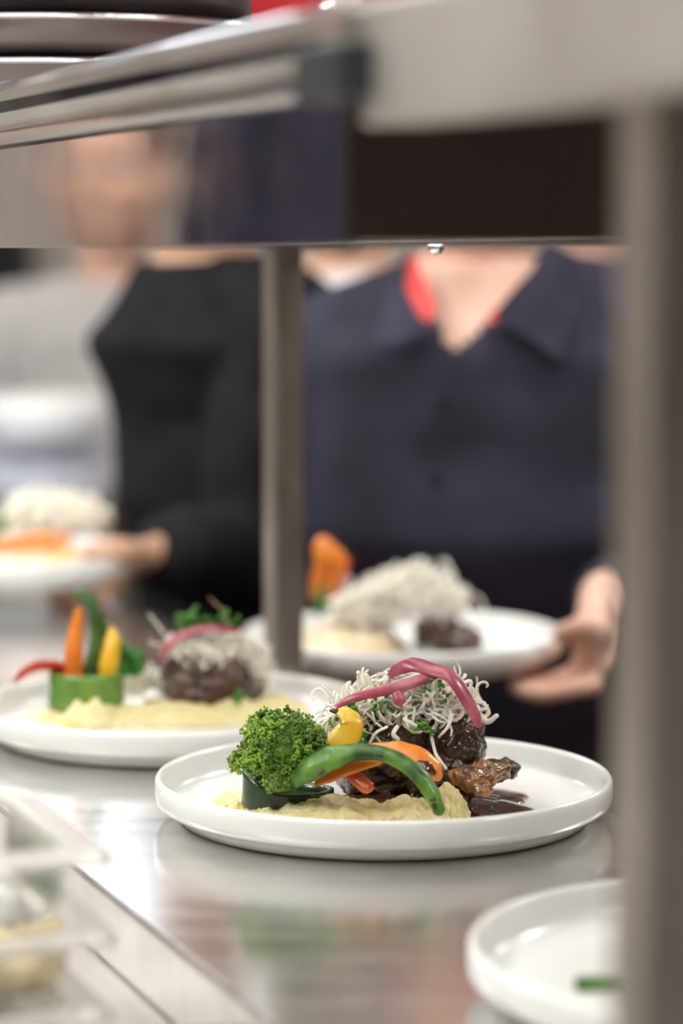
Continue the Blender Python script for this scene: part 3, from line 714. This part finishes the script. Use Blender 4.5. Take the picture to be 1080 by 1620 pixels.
fill(c, bx-.012, by-.012, -.3775, -.3440, 'cream', 'white cream filling in the lowest clear container', 'white_cream', 5, .002)
# crumbs heaped in the top container (cream shavings)
bm = bmesh.new(); c = W(.44, -.1574, -.2925); mound(bm, c-NV*.008, .050, .044, .009, ROTZ, 4.4, rough=.45, edge=.4, ns=120)
single('cream_shavings', bm, 'crumb', 'cream coloured shavings in the top clear container', 'food', None, 'stuff')
leafbits('green_herbs', [W(.46+.04*random.Random(k).random(), -.175+.055*random.Random(k+50).random(), -.288+.006*random.Random(k+90).random()) for k in range(46)], 'green herbs heaped at the back of the top clear container', .012, 6, 'leaf_green')
bm = bmesh.new(); rnd = random.Random(5)
for k in range(60):
    ellipsoid(bm, W(.352+rnd.uniform(0, .05), -.075+rnd.uniform(-.05, .035), CT-.0385+rnd.uniform(0, .004)), (.004, .003, .0028), Matrix.Rotation(k, 3, 'Z'), 2, .4, 200, k)
single('loose_crumbs', bm, 'crumb_gold', 'beige crumbs scattered on the well floor beside the containers', 'food', None, 'stuff')

# ================================================================== PEOPLE
def ell_loft(bm, rows, seg=28):
    """rows: (centre, half width vector, half depth vector)"""
    rings = []
    for (c, u, v) in rows:
        rings.append([bm.verts.new(c+u*math.copysign(abs(math.cos(a))**.85, math.cos(a))+v*math.copysign(abs(math.sin(a))**.85, math.sin(a))) for a in [2*math.pi*i/seg for i in range(seg)]])
    for a, b in zip(rings[:-1], rings[1:]):
        for j in range(seg): bm.faces.new((a[j], a[(j+1) % seg], b[(j+1) % seg], b[j]))
    bm.faces.new(rings[0]); bm.faces.new(rings[-1])
def person(D):
    """D: joints in camera-height coordinates; 'face' is the horizontal direction the body faces"""
    f = Vector((D['face'][0], D['face'][1], 0)).normalized(); r = Vector((-f.y, f.x, 0))   # r: to the person's left side... screen-right when facing us
    r = Vector((f.y, -f.x, 0)) * -1
    P = {k: A(*v) for k, v in D['J'].items()}
    neck, chest, pelvis, head = P['neck'], P['chest'], P['pelvis'], P['head']
    waist = chest.lerp(pelvis, .55); sw = D.get('w', 1.0)
    root = thing('person', (pelvis.x, pelvis.y, 0), D['label'], 'person')
    top = neck-Vector((0, 0, .045))
    def torso(bm, g):
        ell_loft(bm, [(pelvis-Vector((0, 0, .09)), r*(.165*sw+g), f*(.115+g)), (pelvis, r*(.168*sw+g), f*(.118+g)), (waist, r*(.150*sw+g), f*(.105+g)),
                      (chest-Vector((0, 0, .05)), r*(.162*sw+g), f*(.115+g)), (chest+Vector((0, 0, .04)), r*(.168*sw+g), f*(.112+g)),
                      (top-Vector((0, 0, .045)), r*(.150*sw+g), f*(.092+g)), (top, r*(.105*sw+g), f*(.070+g)), (neck-Vector((0, 0, .005)), r*(.060+g), f*(.058+g*.6))])
        for a in ('shL', 'shR'):
            tube(bm, [top.lerp(P[a], .3), P[a]], [.055+g, .056+g], n=4, seg=16)
    # body: one continuous surface of skin
    bm = bmesh.new(); torso(bm, 0)
    tube(bm, [neck-Vector((0, 0, .06)), neck+Vector((0, 0, .02)), head-Vector((0, 0, .03))], [.060, .054, .052], n=5, seg=18)
    hf = Vector((D.get('look', D['face'])[0], D.get('look', D['face'])[1], D.get('look', D['face'])[2] if len(D.get('look', D['face'])) > 2 else 0)).normalized()
    hr = hf.cross(Vector((0, 0, 1))).normalized(); hu = hr.cross(hf).normalized()
    HM = Matrix((hr, hf, hu)).transposed()
    def h(x, y, z): return head + HM @ Vector((x, y, z))
    ellipsoid(bm, h(0, -.012, .035), (.074, .092, .080), HM, 3)
    ellipsoid(bm, h(0, .012, -.035), (.060, .070, .075), HM, 3)
    ellipsoid(bm, h(0, .045, -.085), (.032, .030, .024), HM, 3)
    tube(bm, [h(0, .078, .018), h(0, .098, -.018), h(0, .092, -.026)], [.007, .011, .012], n=4, seg=10)
    ellipsoid(bm, h(0, .078, -.055), (.024, .010, .005), HM, 2); ellipsoid(bm, h(0, .077, -.065), (.021, .010, .006), HM, 2)
    ellipsoid(bm, h(0, .070, .034), (.052, .014, .009), HM, 2)
    for s in (-1, 1):
        ellipsoid(bm, h(s*.074, -.005, -.008), (.008, .018, .031), HM, 2)
        ellipsoid(bm, h(s*.038, .055, -.022), (.022, .020, .018), HM, 2)
    for a in 'LR':
        sh, el, wr = P['sh'+a], P['el'+a], P['wr'+a]
        tube(bm, [sh, sh.lerp(el, .5), el], [.050, .044, .038], n=5, seg=16)
        tube(bm, [el, el.lerp(wr, .35), wr], [.038, .039, .025], n=5, seg=16)
        H = D.get('hand'+a)
        if H is None:                                            # relaxed, slightly curled hand hanging from the wrist
            d = (wr-el).normalized(); side = d.cross(f).normalized()
            if side.length < .1: side = r
            kn = wr+d*.085
            H = dict(kn=kn, side=side, fingers=[[kn+side*(o_*.019), kn+side*(o_*.020)+d*.035+f*.006, kn+side*(o_*.020)+d*.060+f*.022] for o_ in (-1.5, -.5, .5, 1.5)],
                     thumb=[wr+d*.03+side*.022, wr+d*.055+side*.045+f*.01, wr+d*.08+side*.050+f*.02], flatv=f)
        kn, side = H['kn'], H['side']
        fl = H['flatv']
        ell_loft(bm, [(wr, side*.026, fl*.018), (wr.lerp(kn, .35), side*.034, fl*.0165), (wr.lerp(kn, .8), side*.041, fl*.0145), (kn, side*.040, fl*.0125)], 20)
        for (pc, pr) in H.get('pads', []): ellipsoid(bm, pc, pr, None, 3)
        for k, fg in enumerate(H['fingers']):
            L = len(fg); tube(bm, [kn.lerp(wr, .25)+(fg[0]-kn)*.8]+fg, [.0095]+[.0092]+[.0085]*(L-2)+[.0072], n=4, seg=10)
        tube(bm, [wr.lerp(kn, .25)]+H['thumb'], [.014, .0125, .0105, .0085][:1+len(H['thumb'])], n=4, seg=12)
    fl_ = pelvis.z-.09
    feet = []
    for s in (-1, 1):
        hip = pelvis+r*(s*.085)-Vector((0, 0, .06)); kn_ = Vector((hip.x, hip.y, fl_*.52))+f*.02; an = Vector((hip.x, hip.y, .08))
        tube(bm, [hip, kn_, an], [.082, .055, .038], n=5, seg=16); feet.append((hip, kn_, an))
        ellipsoid(bm, an+f*.06-Vector((0, 0, .045)), (.042, .042, .035), None, 2); ellipsoid(bm, an+f*.12-Vector((0, 0, .05)), (.040, .050, .028), None, 2)
    body = obj('body', remesh(bm, D.get('voxel', .0055), 2), D.get('skin', 'skin'), root)
    # shirt
    bm = bmesh.new(); torso(bm, .011)
    for a in 'LR':
        sh, el, wr = P['sh'+a], P['el'+a], P['wr'+a]; we = el.lerp(wr, D.get('sleeve', .93))
        tube(bm, [top.lerp(sh, .6), sh, sh.lerp(el, .5), el], [.060, .064, .059, .053], n=5, seg=18, rough=.10, rs=14)
        tube(bm, [el, el.lerp(we, .5), we], [.053, .050, .038], n=5, seg=18, rough=.10, rs=18)
    me = remesh(bm, .008, 3)
    b3 = bmesh.new(); b3.from_mesh(me)
    kill = []
    for fc in b3.faces:
        q = fc.calc_center_median()-neck
        if q.z > .004: kill.append(fc); continue
        if D.get('V') and q.dot(f) > 0.01:
            vx, vz = D['V']; dd = q.dot(r); half = max(0, (q.z+vz)/vz)*.070
            if q.z > -vz and abs(dd-vx*(-q.z/vz)) < half: kill.append(fc)
    bmesh.ops.delete(b3, geom=kill, context='FACES')
    for v in b3.verts:                                             # soft folds in the cloth
        v.co += v.normal*(.005*noise.noise(v.co*Vector((9, 9, 16)).length*.0+Vector((v.co.x*11, v.co.y*11, v.co.z*19))))
    b3.to_mesh(me); b3.free()
    shirt = obj('shirt', me, D['shirt'], root)
    so = shirt.modifiers.new('thick', 'SOLIDIFY'); so.thickness = .0025; so.offset = 1
    # trousers
    bm = bmesh.new()
    ell_loft(bm, [(pelvis-Vector((0, 0, .13)), r*.175*sw, f*.125), (pelvis-Vector((0, 0, .03)), r*.184*sw, f*.134), (pelvis+Vector((0, 0, .02)), r*.182*sw, f*.131)])
    for (hip, kn_, an) in feet: tube(bm, [hip, kn_, an], [.095, .075, .062], n=5, seg=16)
    obj('trousers', remesh(bm, .012, 2), 'trousers', root)
    bm = bmesh.new(); ellipsoid(bm, h(0, -.022, .048), (.081, .092, .080), HM, 4, .05, 60)
    if D.get('longhair'):
        ellipsoid(bm, h(0, -.05, -.06), (.078, .055, .13), HM, 4, .06, 50)
    bmesh.ops.delete(bm, geom=[v for v in bm.verts if (HM.transposed() @ (v.co-head)).y > .045 and (HM.transposed() @ (v.co-head)).z < .055], context='VERTS')
    hr_ = obj('hair', bm, 'hair', root)
    for s in (-1, 1):
        bm = bmesh.new(); ellipsoid(bm, h(s*.030, .072, .010), (.0115, .0105, .0090), HM, 3); ey = obj('eye', bm, 'eye_white', root)
        bm = bmesh.new(); ellipsoid(bm, h(s*.030, .0815, .010), (.0050, .0020, .0050), HM, 2); obj('iris', bm, 'hair', ey)
    return root, P, f, r

# ---- man 1, holding the plate at right of the middle post
HP = A(.052, 2.252, -.3485); 
hd1 = dict(kn=A(.207, 2.180, -.343), side=Vector((-.25, .93, -.1)).normalized(), flatv=Vector((.95, .25, .20)).normalized(), fingers=[], thumb=[A(.211, 2.160, -.314), A(.200, 2.147, -.304), A(.176, 2.160, -.3135)],
    pads=[(A(.207, 2.175, -.325), (.017, .030, .030)), (A(.212, 2.20, -.308), (.019, .032, .028))])
for k in range(4):
    y = 2.150+.0205*k; e = (0, .006, .004, -.008)[k]
    hd1['fingers'].append([A(.205-.002*k, y, -.352), A(.188, y-.002, -.3555), A(.163-e, y, -.3600), A(.146-e, y+.002, -.3580)])
m1, P1, f1, r1 = person(dict(label='person in a dark navy open-collar shirt holding a plate, right of the middle post', face=(-.06, -1), w=.95, skin='skin', shirt='shirt_navy', V=(-.018, .085), voxel=.0045,
    J=dict(neck=(.126, 2.53, -.012), chest=(.135, 2.555, -.22), pelvis=(.14, 2.67, -.52), head=(.122, 2.47, .165), shL=(-.005, 2.56, -.112), shR=(.292, 2.555, -.088),
           elL=(-.015, 2.60, -.36), wrL=(-.01, 2.53, -.56), elR=(.352, 2.52, -.36), wrR=(.224, 2.268, -.298)), handR=hd1))
def poly_slab(bm, pts, th=.003, dirv=Vector((0, -1, 0))):
    a = [bm.verts.new(Vector(p)) for p in pts]; b = [bm.verts.new(Vector(p)+dirv*th) for p in pts]; n = len(a)
    bm.faces.new(a); bm.faces.new(b[::-1])
    for i in range(n): bm.faces.new((a[i], a[(i+1) % n], b[(i+1) % n], b[i]))
bm = bmesh.new(); poly_slab(bm, [at(652, 380, 2.475), at(628, 420, 2.46), at(588, 548, 2.418), at(640, 540, 2.412), at(694, 522, 2.410), at(664, 500, 2.415), at(640, 455, 2.435), at(645, 410, 2.46)])
obj('collar_flap', bm, 'shirt_navy', m1, False)
bm = bmesh.new(); poly_slab(bm, [at(862, 380, 2.475), at(905, 400, 2.475), at(925, 470, 2.45), at(884, 570, 2.420), at(835, 535, 2.412), at(778, 500, 2.408), at(806, 465, 2.42), at(842, 425, 2.45)])
obj('collar_flap', bm, 'shirt_navy', m1, False)
bm = bmesh.new(); poly_slab(bm, [at(652, 395, 2.470), at(636, 440, 2.450), at(640, 480, 2.428), at(676, 515, 2.414), at(690, 490, 2.420), at(664, 425, 2.455)], .002)
obj('collar_lining', bm, 'collar_red', m1, False)['label'] = 'red collar lining'
bm = bmesh.new(); poly_slab(bm, [at(796, 478, 2.430), at(770, 500, 2.424), at(776, 512, 2.420), at(806, 490, 2.424)], .002)
obj('collar_lining', bm, 'collar_red', m1, False)['label'] = 'red collar lining'
for (px, py, Y) in ((700, 640, 2.425), (690, 760, 2.43), (688, 900, 2.44)):
    bm = bmesh.new(); lathe(bm, [(0, .001), (.0045, .001), (.0055, 0), (.0055, -.001), (0, -.001)], (0, 0, 0), 18, Matrix.Rotation(math.pi/2, 3, 'X')); bm.transform(Matrix.Translation(at(px, py, Y)-Vector((0, .006, 0)))); obj('button', bm, 'shirt_black', m1)
plate(HP, 'white plate held above the counter edge right of the middle post')
HZ = -.3465+PF
bm = bmesh.new(); mound(bm, A(.005, 2.235, HZ-.0002), .052, .045, .022, 0, 3.3, rough=.25, p=3)
single('mashed_potato', bm, 'mash_beige', 'beige mash heap on the held plate right of the post', 'mash', None, 'stuff')
c = at(650, 945, 2.24)
nest('crispy_potato_nest', c, (.048, .034, .026), 520, 31, 'large pale nest of crispy strands on the held plate right of the post', rr=(.0007, .0014), down=.6)
nest('crispy_strand_tangle', c+Vector((-.038, .0, -.010)), (.030, .028, .018), 220, 33, 'lower left part of the pale strands on the held plate right of the post', 'strand', rr=(.0007, .0014), down=.7)
bm = bmesh.new(); blob_block(bm, A(.098, 2.235, HZ+.011), (.020, .022, .012), .3, .7, 4, ((.3, 60), (.2, 120)), 2)
blob_block(bm, A(.080, 2.235, HZ+.018), (.016, .02, .016), .3, .7, 4, ((.3, 60), (.2, 120)), 5)
single('braised_meat', bm, 'meat', 'dark brown meat piece at the right of the held plate nest', 'meat')
strip('orange_pepper_slice', [at(503, 945, 2.20), at(515, 915, 2.20), at(522, 890, 2.20), at(515, 868, 2.20), at(528, 866, 2.205)], [.008, .012, .014, .011, .005], 'carrot', 'upright orange carrot slice beside the middle post on the held plate', 'carrot', .4, (.2, -1, .2))
strip('red_pepper_strip', [at(530, 930, 2.215), at(541, 905, 2.215), at(540, 885, 2.215), at(552, 890, 2.215)], [.005, .006, .006, .003], 'red_pepper', 'red orange pepper strip behind the carrot slice on the held plate', 'pepper', .5, (.2, -1, .2))
strip('green_bean', [at(505, 970, 2.19), at(506, 950, 2.19), at(508, 930, 2.19)], [.004, .005, .003], 'bean_green', 'dark green bean at the left of the held plate right of the post', 'bean', .6)
bm = bmesh.new(); mound(bm, A(.055, 2.185, HZ-.0002), .040, .020, .004, 0, 3.3, rough=.25, p=3)
single('red_garnish', bm, 'onion_pink', 'thin pink garnish at the front of the held plate right of the post', 'garnish')

# ---- man 2, at left behind the plate
HP2 = A(-.329, 2.575, -.3165)
hd2 = dict(kn=A(-.222, 2.545, -.312), side=Vector((.2, .9, -.3)).normalized(), flatv=Vector((.3, .2, .93)).normalized(), fingers=[], thumb=[A(-.195, 2.515, -.292), A(-.213, 2.505, -.288), A(-.232, 2.508, -.2925)])
for k in range(4):
    y = 2.520+.0205*k
    hd2['fingers'].append([A(-.216, y, -.326), A(-.232, y, -.3365), A(-.252, y, -.3375), A(-.270, y, -.3335)])
OF = Vector((-.008, 0, .006))
hd2['kn'] += OF; hd2['thumb'] = [v+OF for v in hd2['thumb']]; hd2['fingers'] = [[v+OF for v in q] for q in hd2['fingers']]
person(dict(label='person in a black shirt holding out a plate, left of the middle post', face=(-.62, -.78), look=(-.5, -.8, -.30), w=.80, skin='skin_tan', shirt='shirt_black', voxel=.005,
    J=dict(neck=(-.145, 2.87, -.012), chest=(-.105, 2.91, -.22), pelvis=(-.09, 2.99, -.52), head=(-.158, 2.815, .160), shL=(-.065, 2.80, -.085), shR=(-.165, 2.99, -.10),
           elL=(-.095, 2.735, -.325), wrL=(-.174, 2.585, -.294), elR=(-.13, 3.08, -.36), wrR=(-.10, 3.0, -.56)), handL=hd2, V=None))
plate(HP2, 'white plate held by the person at the left edge')
HZ2 = -.3165+PF
c = at(85, 815, 2.58)
nest('crispy_potato_nest', c, (.052, .036, .024), 420, 41, 'pale heap of crispy strands on the plate at the left edge', rr=(.0008, .0015), down=.6)
bm = bmesh.new(); mound(bm, A(-.290, 2.575, HZ2-.0002), .060, .045, .022, 0, 5.3, rough=.25, p=3)
single('mashed_potato', bm, 'mash_beige', 'pale mash beneath the strands on the plate at the left edge', 'mash', None, 'stuff')
strip('carrot_slice', [at(-10, 866, 2.50), at(25, 862, 2.495), at(65, 858, 2.495), at(108, 850, 2.50)], [.010, .012, .0125, .006], 'carrot', 'orange carrot slice on the front of the left edge plate', 'carrot', .7)
strip('green_bean', [at(-20, 850, 2.50), at(0, 832, 2.50), at(12, 822, 2.505)], [.008, .010, .006], 'bean_green', 'green bean behind the carrot slice on the left edge plate', 'bean', .6)
strip('yellow_pepper_slice', [at(75, 880, 2.49), at(100, 876, 2.49), at(122, 872, 2.495)], [.003, .005, .003], 'yellow_veg', 'small yellow pepper slice right of the carrot on the left edge plate', 'pepper', .6)

# ---- people farther back, and two across the counter who show in the polished panel
def simple(label, x, y, face, shirt, skin='skin', dz=0, look=None, longhair=False, w=1.0):
    f = Vector((face[0], face[1], 0)).normalized(); r = Vector((-f.y, f.x, 0))
    c = Vector((x, y, 0))
    def q(a, b, z): v = c+r*a+f*b; return (v.x, v.y, z+dz)
    D = dict(label=label, face=face, shirt=shirt, skin=skin, w=w, longhair=longhair, voxel=.009, V=None,
        J=dict(neck=q(0, 0, -.01), chest=q(0, -.02, -.22), pelvis=q(0, -.05, -.52), head=q(0, .04, .15), shL=q(-.17, -.01, -.09), shR=q(.17, -.01, -.09),
               elL=q(-.23, .0, -.37), wrL=q(-.20, .12, -.56), elR=q(.23, .0, -.37), wrR=q(.20, .12, -.56)))
    if look: D['look'] = look
    return person(D)
simple('person in a white jacket standing behind, left of the central neck', .010, 3.45, (-.1, -1), 'jacket_white', 'skin_tan', -.02)
simple('person in a dark shirt standing far behind, near the right post', .385, 3.95, (-.2, -1), 'shirt_navy', 'skin', .0)
simple('person in a pale grey jacket leaning behind the bench at far left', -.385, 4.50, (.25, -1), 'jacket_grey', 'skin', -.045, look=(.3, -.8, -.2))
sb = thing('wall_box', A(-1.05, 6.44, .0), 'black box mounted on the back wall at the left edge', 'box')
bm = bmesh.new(); box(bm, A(-.96, 6.40, .06), (.44, .18, .38), bev=.01); obj('housing', bm, 'black_plastic', sb)
bm = bmesh.new(); box(bm, A(-.96, 6.305, .06), (.38, .012, .32), bev=.003); obj('front_grille', bm, 'trousers', sb)
simple('person in a navy shirt seen only mirrored in the gantry front panel', -1.34, 2.47, (.8, -.6), 'shirt_navy', 'skin', .25)
simple('person in a black shirt seen only mirrored at the left end of the gantry panel', -1.42, 3.10, (.8, -.6), 'shirt_black', 'skin', -.06)

# ================================================================== BACK BENCH WITH WHITE BOWL
bt = thing('back_bench', (-.7, 3.75, 0), 'pale steel bench in the far background at left', 'bench')
bm = bmesh.new(); box(bm, (-.85, 3.78, CAMZ-.315), (1.1, .90, .03), bev=.003); obj('bench_top', bm, 'bench_steel', bt, False)
for (x, y) in ((-1.35, 3.38), (-.35, 3.38), (-1.35, 4.18), (-.35, 4.18)):
    bm = bmesh.new(); box(bm, (x, y, (CAMZ-.33)/2), (.04, .04, CAMZ-.33)); obj('leg', bm, 'steel_post', bt, False)
bw = A(-.44, 3.95, -.2995)
bm = bmesh.new(); lathe(bm, [(0, .004), (.04, .004), (.042, 0), (.046, 0), (.054, .004), (.078, .018), (.090, .042), (.094, .080), (.0915, .080), (.0865, .045), (.074, .023), (.045, .011), (0, .010)], bw, 72)
single('white_bowl', bm, 'white_ceramic', 'deep white bowl on the far bench at left', 'bowl')
